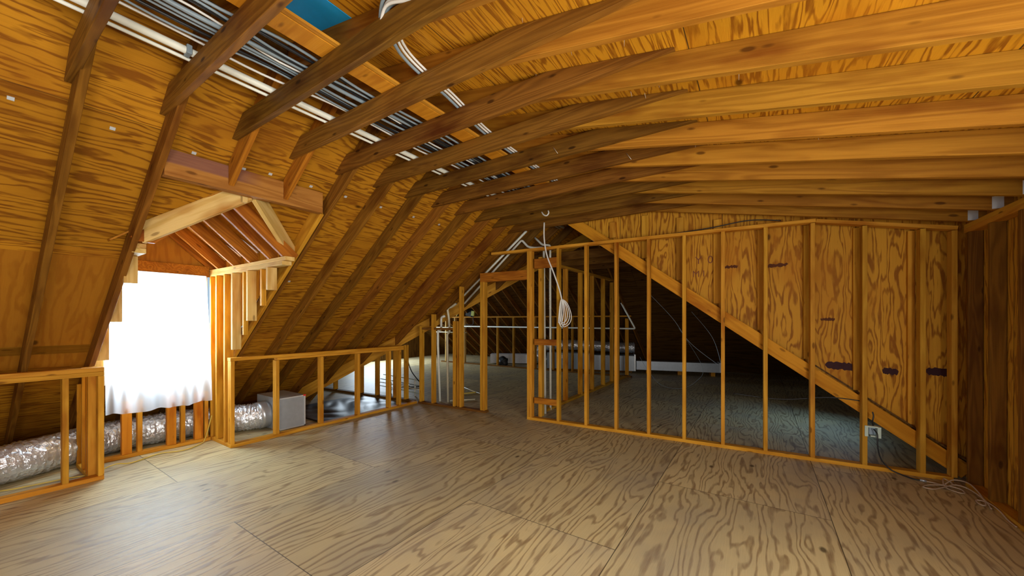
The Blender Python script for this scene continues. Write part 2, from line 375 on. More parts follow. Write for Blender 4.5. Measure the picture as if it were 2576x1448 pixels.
# plywood cheek above the far right slope
ck = [(-2.05, 2.69), (1.68, -0.07), (1.68, 2.42), (-2.3, 3.2), (-2.5, 3.02)]
vwall('wall_far', [fw(x, 0.235, z) for x, z in ck], fw(0, 0.235), FU, -0.015, 'cheek')
# roofs beyond the partition
def rp(f, xy): return [(x, y, f(x, y)) for x, y in xy]
sheet('wall_far_right_slope', rp(lambda x, y: roofRs(x), [(-2.58, 5.2), (0.1, 5.2), (0.1, 11.0), (-2.58, 8.0)]), (0, 5, roofRs(0)), (0, 1, 0), (-1, 0, 0.735), 0.015, 'shadeply')
sheet('wall_far_right_slope_near', rp(lambda x, y: roofRs(x), [(0.1, 5.2), (1.9, 5.2), (1.9, 6.15), (0.1, 6.15)]), (0, 5, roofRs(0)), (0, 1, 0), (-1, 0, 0.735), 0.015, 'shadeply')
sheet('wall_far_right_slope_low', rp(lambda x, y: roofRs(x), [(0.1, 7.25), (1.9, 7.25), (1.9, 12.5), (0.1, 11.0)]), (0, 5, roofRs(0)), (0, 1, 0), (-1, 0, 0.735), 0.015, 'shadeply')
sheet('wall_far_right_slope_edge', rp(lambda x, y: roofRs(x), [(1.15, 6.15), (1.9, 6.15), (1.9, 7.25), (1.15, 7.25)]), (0, 5, roofRs(0)), (0, 1, 0), (-1, 0, 0.735), 0.015, 'shadeply')
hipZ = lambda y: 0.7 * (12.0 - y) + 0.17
sheet('wall_far_end_slope', [(x, y, hipZ(y)) for x, y in [(-12.0, 7.28), (0.0, 7.28), (2.0, 12.3), (-12.0, 12.3)]], (0, 12, hipZ(12)), (1, 0, 0), (0, 1, -0.7), 0.015, 'shadeply')
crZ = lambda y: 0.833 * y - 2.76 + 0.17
sheet('wall_far_cross_slope', [(x, y, crZ(y)) for x, y in [(-12.0, 3.1), (-7.05, 3.1), (-2.45, 7.28), (-12.0, 7.28)]], (0, 3, crZ(3)), (1, 0, 0), (0, 1, 0.833), -0.015, 'shadeply')
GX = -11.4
def gw(name, P): return vwall(name, [(GX, y, z) for y, z in P], (GX, 0, 0), (0, 1, 0), 0.015, 'shadeply')
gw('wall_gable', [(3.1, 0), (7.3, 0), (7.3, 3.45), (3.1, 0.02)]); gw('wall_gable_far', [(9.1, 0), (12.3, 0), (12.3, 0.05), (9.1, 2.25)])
gw('wall_gable_below_window', [(7.3, 0), (9.1, 0), (9.1, 0.7), (7.3, 0.7)]); gw('wall_gable_above_window', [(7.3, 2.0), (9.1, 2.0), (9.1, 2.25), (7.3, 3.45)])

# ------------------------------------------------------------------ rafters of the left slope
def raft_left(i, x0, x1, where, name='roof_rafter', cut0=None, cut1=None, y0=None, mat='rafter', skew=0.0):
    y = (YR(i) + 0.008) if y0 is None else y0
    poly = [(x0, roofL(x0) if cut0 is None else cut0), (x1, roofL(x1)), (x1 + (0 if cut1 is None else cut1), roofL(x1) + 0.17), (x0, roofL(x0) + 0.17)]
    if cut0 is not None:   # floor cut
        xf = (0.0 - 5.123) / 0.75
        poly = [(xf, 0.003), (x1, roofL(x1)), (x1, roofL(x1) + 0.17), (xf - 0.22, 0.003)]
    # local frame: x along the slope
    c = 0.8; s = 0.6
    o = V((x1, y + 0.038, roofL(x1)))
    loc = [((px - x1) * c + (pz - o.z) * s, -(px - x1) * s + (pz - o.z) * c) for px, pz in poly]
    ob = prism(name, loc, o, (c, 0, s), (-s, 0, c), 0.038, mat)
    if skew: ob.matrix_basis = Matrix.Translation(o) @ Matrix.Rotation(skew, 4, 'Z') @ Matrix.Translation(-o) @ ob.matrix_basis
    return tag(ob, where, 'rafter', 'rafters of the long left roof slope')
xr1 = -2.605
for i in range(-1, 8):
    if i in (1, 2): continue
    if i == -1: lb = 'leftmost brown rafter running down the near left plywood slope'
    elif i == 0: lb = 'dark rafter forming the left edge of the dormer opening'
    elif i == 3: lb = 'brown rafter forming the right edge of the dormer opening'
    else: lb = 'brown sloping rafter, %s to the right of the dormer window' % ORD[i - 4]
    raft_left(i, -6.9, xr1, lb, cut0=0, skew=0.0135 if i in (-1, 0) else 0.0)
for i in (1, 2):
    xa = -3.468
    o = raft_left(i, xa, xr1, 'short reddish stub rafter meeting the dormer header, %s of the two' % ('left' if i == 1 else 'right'), cut1=None, mat='red')
def jack(i):
    y = YR(i) + 0.008
    xv = (y - 6.146) / 0.9 - 3.682 + 0.05
    n = i - 4
    return raft_left(i, xv, xr1, 'brown sloping rafter, %s to the right of the dormer window, cut on the valley board' % ORD[n])
for i in (8, 9, 10): jack(i)
for i in (11, 12, 13):
    y = YR(i) + 0.008; xv = (y - 6.146) / 0.9 - 3.682 + 0.05
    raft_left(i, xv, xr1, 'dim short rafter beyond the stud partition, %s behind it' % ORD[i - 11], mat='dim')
# dormer inner trimmer, header, valley boards
o = V((-3.52, 2.023, roofL(-3.52)))
tag(prism('trimmer_rafter', [(0, 0), (0, 0.14), (-3.0, 0.14), (-3.0, 0)], o, (0.8, 0, 0.6), (-0.6, 0, 0.8), 0.038, 'stud'), 'inner trimmer rafter doubled along the right side of the dormer opening', 'rafter', 'rafters of the long left roof slope')
hs = V((0.6, 0, -0.8)) # down into room
hb = thing('header_beam', (-3.48, 0.80, 2.485), 'brown header beam with a purplish stain across the top of the dormer opening', 'beam')
for k in range(2):
    x = -3.47 - 0.039 * k
    board('plank', (x, 0.845, 2.485), (x, 1.984, 2.485), (0, 0, 1), 0.192 if k == 0 else 0.15, -0.038, 'header', hb)
A = V((-3.56, 1.43, 2.478)); BL = V((-4.07, 0.87, 2.075)); BR = V((-3.99, 1.95, 2.07))
for a, b, nm in ((A, BL, 'pale valley board on the left side of the dormer roof'), (A, BR, 'pale valley board on the right side of the dormer roof')):
    tag(board('valley_board', b, a, (0, 0, 1), 0.15, 0.038, 'pale', wc=True), nm, 'board', 'valley boards of the dormer')
# big valley board where the slopes meet beyond the knee wall
va = V((-6.78, valleyY(-6.78), roofL(-6.78))); vb = V((-2.7, valleyY(-2.7), roofL(-2.7)))
tag(board('valley_board', va + V((0.02, 0, -0.03)), vb + V((0.02, 0, -0.03)), (0, 0, 1), 0.19, 0.045, 'stud', wc=True), 'long orange valley board rising behind the right knee wall', 'board')
tag(box('ridge_board', (-2.603, -3.3, 3.06), (-2.565, 7.2, 3.30), 'dim'), 'dark ridge board at the top of the roof above the cables', 'board')
# ledger plank seen behind near knee wall
tag(board('ledger_plank', (-5.42, -0.6, roofL(-5.42) + 0.175), (-5.42, 0.80, roofL(-5.42) + 0.175), (-0.8, 0, -0.6), 0.14, 0.012, 'stud'), 'flat plank nailed across the slope above the near left knee wall', 'board')

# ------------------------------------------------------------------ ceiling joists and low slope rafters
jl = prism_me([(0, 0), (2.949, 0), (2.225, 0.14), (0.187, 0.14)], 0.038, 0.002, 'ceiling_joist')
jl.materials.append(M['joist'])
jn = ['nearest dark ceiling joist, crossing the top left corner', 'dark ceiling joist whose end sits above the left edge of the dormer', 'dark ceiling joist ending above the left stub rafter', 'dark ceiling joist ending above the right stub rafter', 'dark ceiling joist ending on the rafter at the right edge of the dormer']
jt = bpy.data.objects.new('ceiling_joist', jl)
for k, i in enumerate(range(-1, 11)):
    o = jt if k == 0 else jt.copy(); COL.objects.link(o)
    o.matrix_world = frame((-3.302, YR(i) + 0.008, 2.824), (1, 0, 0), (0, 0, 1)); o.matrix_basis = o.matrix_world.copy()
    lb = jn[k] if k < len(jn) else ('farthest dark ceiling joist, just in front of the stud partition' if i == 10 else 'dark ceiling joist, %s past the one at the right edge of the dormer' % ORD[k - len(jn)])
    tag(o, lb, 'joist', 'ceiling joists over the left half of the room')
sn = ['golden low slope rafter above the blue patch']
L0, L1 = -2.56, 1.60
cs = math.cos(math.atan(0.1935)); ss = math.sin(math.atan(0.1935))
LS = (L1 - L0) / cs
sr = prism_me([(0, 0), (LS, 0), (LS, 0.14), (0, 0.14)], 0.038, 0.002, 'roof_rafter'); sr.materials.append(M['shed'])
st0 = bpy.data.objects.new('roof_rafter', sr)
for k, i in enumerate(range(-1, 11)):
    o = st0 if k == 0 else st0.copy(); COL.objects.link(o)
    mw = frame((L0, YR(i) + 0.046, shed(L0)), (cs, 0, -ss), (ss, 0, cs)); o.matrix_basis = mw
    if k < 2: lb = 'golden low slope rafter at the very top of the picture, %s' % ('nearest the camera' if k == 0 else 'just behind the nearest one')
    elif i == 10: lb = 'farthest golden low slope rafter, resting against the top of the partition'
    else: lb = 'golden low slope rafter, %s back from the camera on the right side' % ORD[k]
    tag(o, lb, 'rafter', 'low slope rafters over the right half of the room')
for q, i in enumerate(range(3, 11)):
    y = YR(i) + 0.046
    tag(box('vent_light_plate', (1.50, y - 0.040, shed(1.5) + 0.005), (1.56, y - 0.0385, shed(1.5) + 0.10), 'clip', bev=0), 'small pale plate standing in for vent light where a low slope rafter meets the right wall', 'light patch', 'vent light plates along the right wall')  # pale plates added in place of light from the eave vents

# strongback on the joists
sb = thing('strongback', (-2.02, -0.5, 2.966), 'bright orange board lying across the tops of the ceiling joists', 'board')
box('flat_board', (-2.09, -0.5, 2.966), (-1.95, 5.05, 2.998), 'orange', sb)
for o in sb.children:
    pass
sbu = board('upright_board', (-1.945, -0.5, 2.966), (-1.945, 5.05, 2.966), (0, 0, 1), 0.015, 0.03, 'stud', sb)
tag(sheet('blue_sheet', [(x, y, sheds(x) - 0.004) for x, y in [(-2.16, 0.90), (-1.86, 0.90), (-1.86, 1.25), (-2.16, 1.25)]], (-2.16, 0.9, sheds(-2.16) - 0.004), (0, 1, 0), (1, 0, -0.1935), -0.003, 'blue', kind=None), 'patch of bright blue sheeting between the roof boards at the top', 'sheet')

# ------------------------------------------------------------------ near left knee wall
kw = thing('knee_wall', (-5.1, 0.8, 0), 'low stud knee wall on the near left, with foil duct behind it', 'stud wall')
board('bottom_plate', (-5.139, -3.2, 0), (-5.139, 0.81, 0), (1, 0, 0), 0.089, 0.038, 'stud', kw)
for o in kw.children: o.matrix_basis = Matrix.Translation((0, 0, 0.038)) @ o.matrix_basis
tp = board('top_plate', (-5.139, -3.2, 1.033), (-5.139, 0.81, 1.033), (1, 0, 0), 0.089, 0.038, 'stud', kw)
board('top_plate', (-5.139, -3.2, 0.994), (-5.139, 0.81, 0.994), (1, 0, 0), 0.089, 0.038, 'stud', kw)
for y in (0.772, 0.56, 0.15): stud(-5.139, y, 0.038, 0.955, 'stud', kw, 0.089, 0.038)
# return of that wall towards the window
rwk = thing('return_wall', (-5.4, 0.77, 0), 'short stud return wall on the left side of the window recess', 'stud wall')
board('bottom_plate', (-5.72, 0.722, 0.038), (-5.145, 0.722, 0.038), (0, 1, 0), 0.089, -0.038, 'stud', rwk)
for x in (-5.185, -5.26, -5.45, -5.70): stud(x, 0.722, 0.038, 0.955 if x > -5.3 else roofL(x) - 0.02, 'orange' if x == -5.26 else 'stud', rwk)

# ------------------------------------------------------------------ right knee wall
kr = thing('knee_wall', (-5.1, 1.8, 0), 'long low stud knee wall right of the dormer window', 'stud wall')
board('bottom_plate', (-5.139, 1.80, 0.038), (-5.139, 4.60, 0.038), (1, 0, 0), 0.089, 0.038, 'stud', kr)
board('top_plate', (-5.139, 1.80, 1.033), (-5.139, 4.30, 1.033), (1, 0, 0), 0.089, 0.038, 'stud', kr)
board('top_plate', (-5.139, 2.30, 0.994), (-5.139, 4.30, 0.994), (1, 0, 0), 0.089, 0.030, 'stud', kr)
for y in (1.803, 2.285, 2.86, 3.43, 4.00, 4.21): stud(-5.139, y, 0.038, 0.962 if y > 2.2 else 0.994, 'stud', kr, 0.089, 0.038)
# ------------------------------------------------------------------ dormer
SY = 1.80
sw = thing('dormer_side_wall', (-5.5, SY, 0), 'sunlit stud wall on the right side of the dormer, stepping down with the roof', 'stud wall')
board('top_plate', (-5.69, SY, 2.083), (-3.80, SY, 2.083), (0, 1, 0), 0.089, -0.038, 'pale', sw)
board('top_plate', (-5.69, SY, 2.044), (-3.86, SY, 2.044), (0, 1, 0), 0.089, -0.038, 'pale', sw)
for x, z0 in ((-5.645, 0.038), (-5.47, 0.038), (-5.23, 0.038), (-5.02, 1.13), (-4.63, 1.46), (-4.175, 1.775)):
    stud(x - 0.019, SY, z0, 2.005, 'pale' if z0 > 1 else 'stud', sw)
for x, z0 in ((-4.83, 1.30), (-4.40, 1.62)): stud(x - 0.019, SY + 0.04, z0, 2.005, 'stud', sw, 0.038, 0.045)
board('bottom_plate', (-5.70, SY, 0.038), (-5.145, SY, 0.038), (0, 1, 0), 0.089, -0.038, 'stud', sw)
lw = thing('dormer_side_wall', (-5.2, 0.86, 1.0), 'three pale studs of the left dormer wall showing past the dark rafter', 'stud wall')
board('top_plate', (-5.69, 0.815, 2.083), (-4.15, 0.815, 2.083), (0, 1, 0), 0.085, -0.038, 'pale', lw)
board('top_plate', (-5.69, 0.815, 2.044), (-4.15, 0.815, 2.044), (0, 1, 0), 0.085, -0.038, 'pale', lw)
for x, z0 in ((-4.39, 1.777), (-4.90, 1.45), (-5.40, 1.07), (-5.64, 0.86)): stud(x - 0.038, 0.815, z0, 2.005, 'pale', lw, 0.038, 0.085)
tag(box('ridge_board', (-5.69, 1.355, 2.445), (-3.56, 1.393, 2.60), 'pale'), 'short ridge board at the peak of the little dormer roof', 'board')
# dormer rafters
for sgn, nm in ((1, 'right'), (-1, 'left')):
    for k, x in enumerate((-5.65, -5.40, -4.96, -4.54, -4.106, -3.83)):
        if sgn < 0 and k == 5: continue
        p0 = V((x - (0.019 if sgn > 0 else -0.019), 1.369 + sgn * 0.50, 2.086 - 0.06)); p1 = V((p0.x, 1.369 + sgn * 0.02, 2.465))
        U = (p1 - p0).normalized(); Vd = V((0, sgn * abs(U.z), abs(U.y)))
        L = (p1 - p0).length; k0 = 0.085
        tag(prism('dormer_rafter', [(k0, 0), (L, 0), (L, 0.12), (0, 0.12), (0, 0.08)], p0, U, Vd, 0.038 if sgn > 0 else 0.038, 'red'), 'small rafter in the %s half of the dormer roof, %s from the window' % (nm, ORD[k]), 'rafter', 'rafters of the dormer roof')
DZ = lambda y: 2.63 - 0.80 * abs(y - 1.369)
sheet('ceiling_dormer_right', [(x, y, DZ(y)) for x, y in [(-5.75, 1.369), (-3.557, 1.369), (-4.21, 1.985), (-4.21, 2.1), (-5.75, 2.1)]], (-5.75, 1.369, DZ(1.369)), (1, 0, 0), (0, 1, -0.80), -0.012, 'roofv')
sheet('ceiling_dormer_left', [(x, y, DZ(y)) for x, y in [(-5.75, 1.369), (-3.557, 1.369), (-4.1, 0.857), (-4.2, 0.70), (-5.75, 0.70)]], (-5.75, 1.369, DZ(1.369)), (1, 0, 0), (0, -1, -0.80), 0.012, 'roofv')
vwall('wall_dormer_right', [(-5.75, 1.893, 0.85), (-3.9, 1.893, 2.2), (-5.75, 1.893, 2.2)], (0, 1.893, 0), (1, 0, 0), -0.01, 'cheek')
vwall('wall_dormer_left', [(-5.75, 0.812, 0.95), (-4.08, 0.812, 2.2), (-5.75, 0.812, 2.2)], (0, 0.812, 0), (1, 0, 0), 0.008, 'cheek')
# front wall of the dormer
vwall('wall_dormer_gable', [(-5.72, 0.75, 2.0), (-5.72, 1.95, 2.0), (-5.72, 1.95, 2.165), (-5.72, 1.369, 2.63), (-5.72, 0.75, 2.13)], (-5.72, 0, 0), (0, 1, 0), 0.012, 'roofv')
tag(box('window_header', (-5.70, 0.905, 1.995), (-5.66, 1.795, 2.125), 'red'), 'reddish header board above the curtained window', 'beam')
win = thing('window_1', (-5.75, 1.35, 0.78), None, None, kind='structure')
for n, a, b in (('window_frame', (-5.78, 0.90, 0.78), (-5.73, 1.80, 0.83)), ('window_frame', (-5.78, 0.90, 1.95), (-5.73, 1.80, 1.995)), ('window_frame', (-5.78, 0.90, 0.83), (-5.73, 0.94, 1.95)), ('window_frame', (-5.78, 1.76, 0.83), (-5.73, 1.80, 1.95)), ('window_rail', (-5.775, 0.94, 1.38), (-5.735, 1.76, 1.41))):
    box(n, a, b, 'sill', win)
box('window_pane', (-5.757, 0.94, 0.83), (-5.753, 1.76, 1.95), 'glass', win, bev=0)
vwall('wall_dormer_sill', [(-5.74, 0.80, 0.60), (-5.74, 1.90, 0.60), (-5.74, 1.90, 0.78), (-5.74, 0.80, 0.78)], (-5.74, 0, 0), (0, 1, 0), 0.012, 'shadeply')
# curtain: one wavy cloth
def curtain():
    bm = bmesh.new(); nu, nv = 90, 40; G = []
    for i in range(nu + 1):
        u = i / nu; y = 0.905 + u * 0.875
        row = []
        for j in range(nv + 1):
            v = j / nv
            zb = 0.475 + 0.05 * (u - 0.45) ** 2 + 0.008 * math.sin(u * 15 + 0.5) + 0.006 * math.sin(u * 31)
            z = 2.0 + (zb - 2.0) * v
            amp = 0.003 + 0.011 * v
            x = -5.615 + amp * math.sin(u * 52 + 1.5 * math.sin(u * 9)) + amp * 0.5 * math.sin(u * 23 + 2) + 0.02 * v
            yy = y - 0.035 * (1 - v) ** 2 * max(0, u - 0.5) * 2 + 0.02 * v * u
            row.append(bm.verts.new((x, yy, z)))
        G.append(row)
    for i in range(nu):
        for j in range(nv): bm.faces.new((G[i][j], G[i + 1][j], G[i + 1][j + 1], G[i][j + 1]))
    me = bpy.data.meshes.new('curtain'); bm.to_mesh(me); bm.free()
    o0 = V((-5.615, 1.35, 2.0)); me.transform(Matrix.Translation(-o0))
    o = link('curtain', me, 'curtain', None, Matrix.Translation(o0), True)
    tag(o, 'thin white curtain glowing over the dormer window', 'curtain')
    box('curtain_rod', (-5.655, 0.905, 1.985), (-5.630, 1.76, 2.004), 'sill', o)
curtain()
# cripple studs below the window
cr = thing('cripple_wall', (-5.68, 1.35, 0), 'low row of short studs under the curtained window', 'stud wall')
board('bottom_plate', (-5.70, 0.83, 0.038), (-5.70, 1.795, 0.038), (1, 0, 0), 0.089, 0.038, 'stud', cr)
for y0, y1, mt in ((1.03, 1.108, 'orange'), (1.15, 1.190, 'stud'), (1.395, 1.475, 'orange'), (1.517, 1.557, 'stud'), (1.647, 1.725, 'orange'), (1.74, 1.778, 'stud')):
    stud(-5.69, y0, 0.038, 0.59, mt, cr, 0.06, y1 - y0)
tag(board('roof_rafter', (-6.88, YR(1), 0.003), (-5.80, YR(1), roofL(-5.80)), (-0.6, 0, 0.8), 0.14, 0.038, 'dim'), 'dark rafter tail under the dormer sill, left one', 'rafter', 'rafter tails under the dormer sill')
tag(board('roof_rafter', (-6.88, YR(2), 0.003), (-5.80, YR(2), roofL(-5.80)), (-0.6, 0, 0.8), 0.14, 0.038, 'dim'), 'dark rafter tail under the dormer sill, right one', 'rafter', 'rafter tails under the dormer sill')

# ------------------------------------------------------------------ far stud partition
pt = thing('stud_partition', fw(-0.8), 'long open stud partition across the far end of the room', 'stud wall')
def fplate(x0, x1, z, name, mat='stud', t=0.038, off=0.0, d=0.089):
    return board(name, fw(x0, off, z + t), fw(x1, off, z + t), FN, d, -t, mat, pt)
def fstud(x, z0, z1, mat='stud', off=0.0, w_=0.038, d=0.089, parent=None):
    p = fw(x - w_ / 2, off); return stud(p.x, p.y, z0, z1, mat, parent or pt, w_, d, yaw=FYAW)
def board_fix(o): return o
ZP = 2.484
fplate(-2.875, 1.47, 0.0, 'bottom_plate'); fplate(-5.03, -3.60, 0.0, 'bottom_plate', 'dim')
fplate(-3.50, 0.485, ZP, 'top_plate')
for k in range(7): fstud(-2.3853 + 0.4064 * k, 0.038, ZP)
for k in range(7, 10):
    x = -2.3853 + 0.4064 * k; fstud(x, 0.038, shed(x) - 0.045)
fstud(1.475, 0.038, shed(1.475) - 0.045)
board('top_plate', fw(0.49, 0, shed(0.49) - 0.002), fw(1.50, 0, shed(1.50) - 0.002), FN, 0.089, -0.036, 'stud', pt)
# the board() thickness runs along U x V: keep plates hanging below the given line
fstud(-2.855, 0.038, ZP); fstud(-2.815, 0.038, ZP - 0.0); fstud(-2.705, 0.038, 2.40, 'stud', 0.095, 0.055)
for z0, z1 in ((2.22, 2.36), (1.105, 1.19), (0.25, 0.335)):
    board('block', fw(-2.755, 0.0, z0), fw(-2.405, 0.0, z0), (0, 0, 1), z1 - z0, -0.038, 'red', pt)
fstud(-3.69, 0.038, 2.07); fstud(-3.645, 0.038, 2.07)
board('header', fw(-3.71, 0.0, 2.07), fw(-2.876, 0.0, 2.07), (0, 0, 1), 0.14, -0.045, 'red', pt)
board('header', fw(-3.71, 0.045, 2.07), fw(-2.876, 0.045, 2.07), (0, 0, 1), 0.14, -0.044, 'red', pt)
fstud(-4.105, 0.038, roofL(-4.1) - 0.03); fstud(-4.165, 0.038, 1.45, 'stud', 0.02); fstud(-4.235, 0.038, 1.45, 'stud')
fstud(-4.70, 0.038, roofL(-4.7) - 0.03); fstud(-4.975, 0.038, roofL(-4.975) - 0.03)
board('block', fw(-4.95, 0.02, 1.30), fw(-4.25, 0.02, 1.30), (0, 0, 1), 0.038, -0.06, 'dim', pt)
# the stretch of partition behind the valley board
pl = thing('stud_partition', (-6.2, 4.5, 0), 'low studs standing in the dark behind the right knee wall', 'stud wall')
o = board('bottom_plate', fw(-7.9, 0.0, 0.038), fw(-5.15, 0.0, 0.038), FN, 0.089, -0.038, 'dim', pl)
for x in (-5.35, -5.62, -6.1, -6.55, -7.35): fstud(x, 0.038, crZ(FWY(x)) - 0.2, 'stud', parent=pl)
# cheek framing
tr = thing('trimmer_rafter', fw(0, 0.15, 1.1), 'wide orange rafter slanting down behind the partition studs', 'rafter')
def diag(off, t, mat):
    p1 = fw(-2.45, off, roofR(-2.45)); p0 = fw(1.56, off, roofR(1.56) + 0.003)
    return board('plank', p0, p1, V((0.735, 0, 1)), 0.138, -t, mat, tr)
diag(0.15, 0.038, 'orange'); diag(0.19, 0.038, 'dim')
cw = thing('cheek_wall', fw(-0.4, 0.19, 2.0), 'flat upright studs against the plywood above the slanting rafter', 'stud wall')
for x in (-1.66, -1.24, -0.82, -0.41, 0.015, 0.435, 0.845, 1.25):
    fstud(x, roofR(x) + 0.21, (2.80 if x < -1.3 else shed(x) - 0.02) if x < 0.3 else shed(x) - 0.03, 'stud', 0.180, 0.085 if x < 0 else 0.05, 0.038, parent=cw)
# right wall framing
rwf = thing('right_stud_wall', (1.56, 4.3, 0), 'dim stud wall closing the room at the far right', 'stud wall')
for y in (4.93, 4.56, 4.14, 3.72, 3.30): stud(1.52, y, 0.038, 2.24, 'rafter', rwf, 0.085, 0.038)  # darker lumber colour stands in for shade along this wall
board('bottom_plate', (1.52, 2.85, 0.038), (1.52, 4.99, 0.038), (1, 0, 0), 0.085, 0.038, 'stud', rwf)
board('top_plate', (1.52, -3.2, 2.316), (1.52, 5.02, 2.316), (1, 0, 0), 0.085, 0.038, 'stud', rwf)
board('top_plate', (1.52, -3.2, 2.278), (1.52, 5.02, 2.278), (1, 0, 0), 0.085, 0.038, 'stud', rwf)

# ------------------------------------------------------------------ beyond the partition
hw = thing('hall_stud_wall', (-2.85, 6, 0), 'dim stud wall leading away behind the partition', 'stud wall')
board('bottom_plate', (-2.85, 5.25, 0.038), (-2.85, 9.9, 0.038), (-1, 0, 0), 0.089, -0.038, 'stud', hw)
board('top_plate', (-2.85, 5.25, 2.42), (-2.85, 8.6, 2.42), (-1, 0, 0), 0.089, -0.038, 'stud', hw)
for y in (6.09, 6.75, 7.35, 8.01, 8.6, 9.03, 9.80): stud(-2.939, y, 0.038, min(2.38, hipZ(y) - 0.2), 'stud', hw, 0.089, 0.038)
for k, y in enumerate((5.9, 6.6, 7.3)):
    tag(board('collar_beam', (-3.45, y, 2.50), (-1.75, y, 2.50), (0, 0, 1), 0.14, 0.038, 'dim'), 'dim level beam over the space beyond the partition, %s back' % ORD[k], 'beam', 'level beams beyond the partition')
fk = thing('far_knee_wall', (-6, 9.66, 0), 'distant low stud wall in front of the end roof slope', 'stud wall')
board('bottom_plate', (-9.4, 9.66, 0.0), (-2.75, 9.66, 0.0), (0, 1, 0), 0.089, 0.038, 'dim', fk)
board('top_plate', (-9.4, 9.66, 1.55), (-2.75, 9.66, 1.55), (0, 1, 0), 0.089, 0.038, 'stud', fk)
for x in (-9.2, -8.785, -8.35, -6.98, -6.37, -5.6, -5.0, -4.4, -3.8, -3.25): stud(x, 9.66, 0.038, 1.55, 'pale' if x < -8 else 'stud', fk)
hl = 12.0 / 1 
sl7 = math.hypot(1, 0.7)
hr = prism_me([(0, 0), (4.6 * sl7, 0), (4.6 * sl7, 0.14), (0, 0.14)], 0.038, 0.0, 'roof_rafter'); hr.materials.append(M['rafter'])
h0 = bpy.data.objects.new('roof_rafter', hr)
for k in range(20):
    x = -10.6 + 0.4064 * k
    o = h0 if k == 0 else h0.copy(); COL.objects.link(o)
    o.matrix_basis = frame((x, 7.36, 0.7 * (12 - 7.36) + 0.01), (0, 1, -0.7), (0, 0.7, 1))
    tag(o, 'thin dark rafter of the far end roof slope', 'rafter', 'rafters of the far end slope')
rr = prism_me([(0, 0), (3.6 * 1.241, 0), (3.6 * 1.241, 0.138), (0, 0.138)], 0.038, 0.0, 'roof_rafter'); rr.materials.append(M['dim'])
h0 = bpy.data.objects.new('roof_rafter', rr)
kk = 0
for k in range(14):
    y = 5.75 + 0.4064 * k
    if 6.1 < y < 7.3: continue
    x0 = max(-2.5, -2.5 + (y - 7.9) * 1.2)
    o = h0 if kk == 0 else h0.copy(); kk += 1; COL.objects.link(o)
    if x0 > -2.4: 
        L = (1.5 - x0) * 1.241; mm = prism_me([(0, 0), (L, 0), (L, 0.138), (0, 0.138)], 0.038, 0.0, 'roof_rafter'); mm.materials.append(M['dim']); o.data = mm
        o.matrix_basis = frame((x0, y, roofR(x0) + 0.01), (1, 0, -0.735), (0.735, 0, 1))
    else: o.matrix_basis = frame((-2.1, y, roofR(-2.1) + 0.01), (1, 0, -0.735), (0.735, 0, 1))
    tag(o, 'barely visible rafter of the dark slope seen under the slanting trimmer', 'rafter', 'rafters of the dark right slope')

# furnace, ducts, boxes at the far end
fu = thing('furnace', (-4.2, 10.1, 0), 'grey-blue air handler cabinet lying on the far floor', 'furnace')
d = V((2.35, 0.75, 0)).normalized(); nn = V((-d.y, d.x, 0)); p = V((-5.25, 9.82, 0.05))
board('cabinet', p, p + d * 1.3, (0, 0, 1), 0.46, -0.6, 'furn', fu)
board('coil_box', p + d * 1.31, p + d * 2.45, (0, 0, 1), 0.42, -0.55, 'board', fu)
board('end_flange', p + d * 2.455, p + d * 2.49, (0, 0, 1), 0.46, -0.58, 'edge', fu)
board('base', p + V((0, 0, -0.048)), p + d * 2.4 + V((0, 0, -0.048)), (0, 0, 1), 0.046, -0.5, 'dim', fu)
q = p + d * 0.42 - nn * 0.004
board('label', q + V((0, 0, 0.30)), q + d * 0.08 + V((0, 0, 0.30)), (0, 0, 1), 0.1, -0.003, 'wrap', fu)
board('label', q + d * 0.04 + V((0, 0, 0.10)), q + d * 0.16 + V((0, 0, 0.10)), (0, 0, 1), 0.12, -0.003, 'wrap', fu)
def flex(name, P, r, seg=28, n=14, label=None, cat='duct', parent=None):
    rnd = random.Random(len(P) * 7 + int(r * 1000)); cache = {}
    def rf(i, k):
        kk = (i, k)
        if kk not in cache: cache[kk] = r * (1 + 0.045 * math.sin(i * 2.3) + rnd.uniform(-0.055, 0.055))
        return cache[kk]
    o = tube(name, P, r, 'foil', parent, n=n, seg=seg, rf=rf, smooth=True)
    if label: tag(o, label, cat)
    return o
flex('flexible_duct', [(-5.5, 10.2, 0.25), (-5.75, 10.0, 0.45), (-5.6, 10.1, 0.66), (-5.0, 10.3, 0.72), (-4.3, 10.5, 0.72), (-3.4, 10.75, 0.68), (-3.0, 10.9, 0.68)], 0.15, label='silver flexible duct curling over the distant air handler')
wb = thing('wrapped_box', (-7, 10.4, 0), 'long white wrapped duct box on the far floor', 'duct')
d2 = V((1.35, 0.75, 0)).normalized(); board('body', (-7.53, 10.07, 0.03), V((-7.53, 10.07, 0.03)) + d2 * 1.55, (0, 0, 1), 0.30, -0.35, 'wrap', wb)
board('tape_band', V((-7.53, 10.065, 0.029)) + d2 * 1.2, V((-7.53, 10.065, 0.029)) + d2 * 1.23, (0, 0, 1), 0.303, -0.01, 'edge', wb)
def blob(name, c, s, mat, seed=1):
    rnd = random.Random(seed); bm = bmesh.new(); bmesh.ops.create_icosphere(bm, subdivisions=3, radius=1)
    for v in bm.verts:
        n = 1 + 0.16 * math.sin(v.co.x * 5 + seed) * math.cos(v.co.z * 6) + rnd.uniform(-.04, .04)
        v.co = V((v.co.x * s[0] * n, v.co.y * s[1] * n, max(v.co.z, -0.75) * s[2] * n))
    me = bpy.data.meshes.new(name); bm.to_mesh(me); bm.free()
    return link(name, me, mat, None, Matrix.Translation(V(c)), True)
tag(blob('trash_bag', (-7.0, 10.02, 0.12), (0.20, 0.14, 0.16), 'black'), 'dark bag slumped in front of the white wrapped box', 'bag')
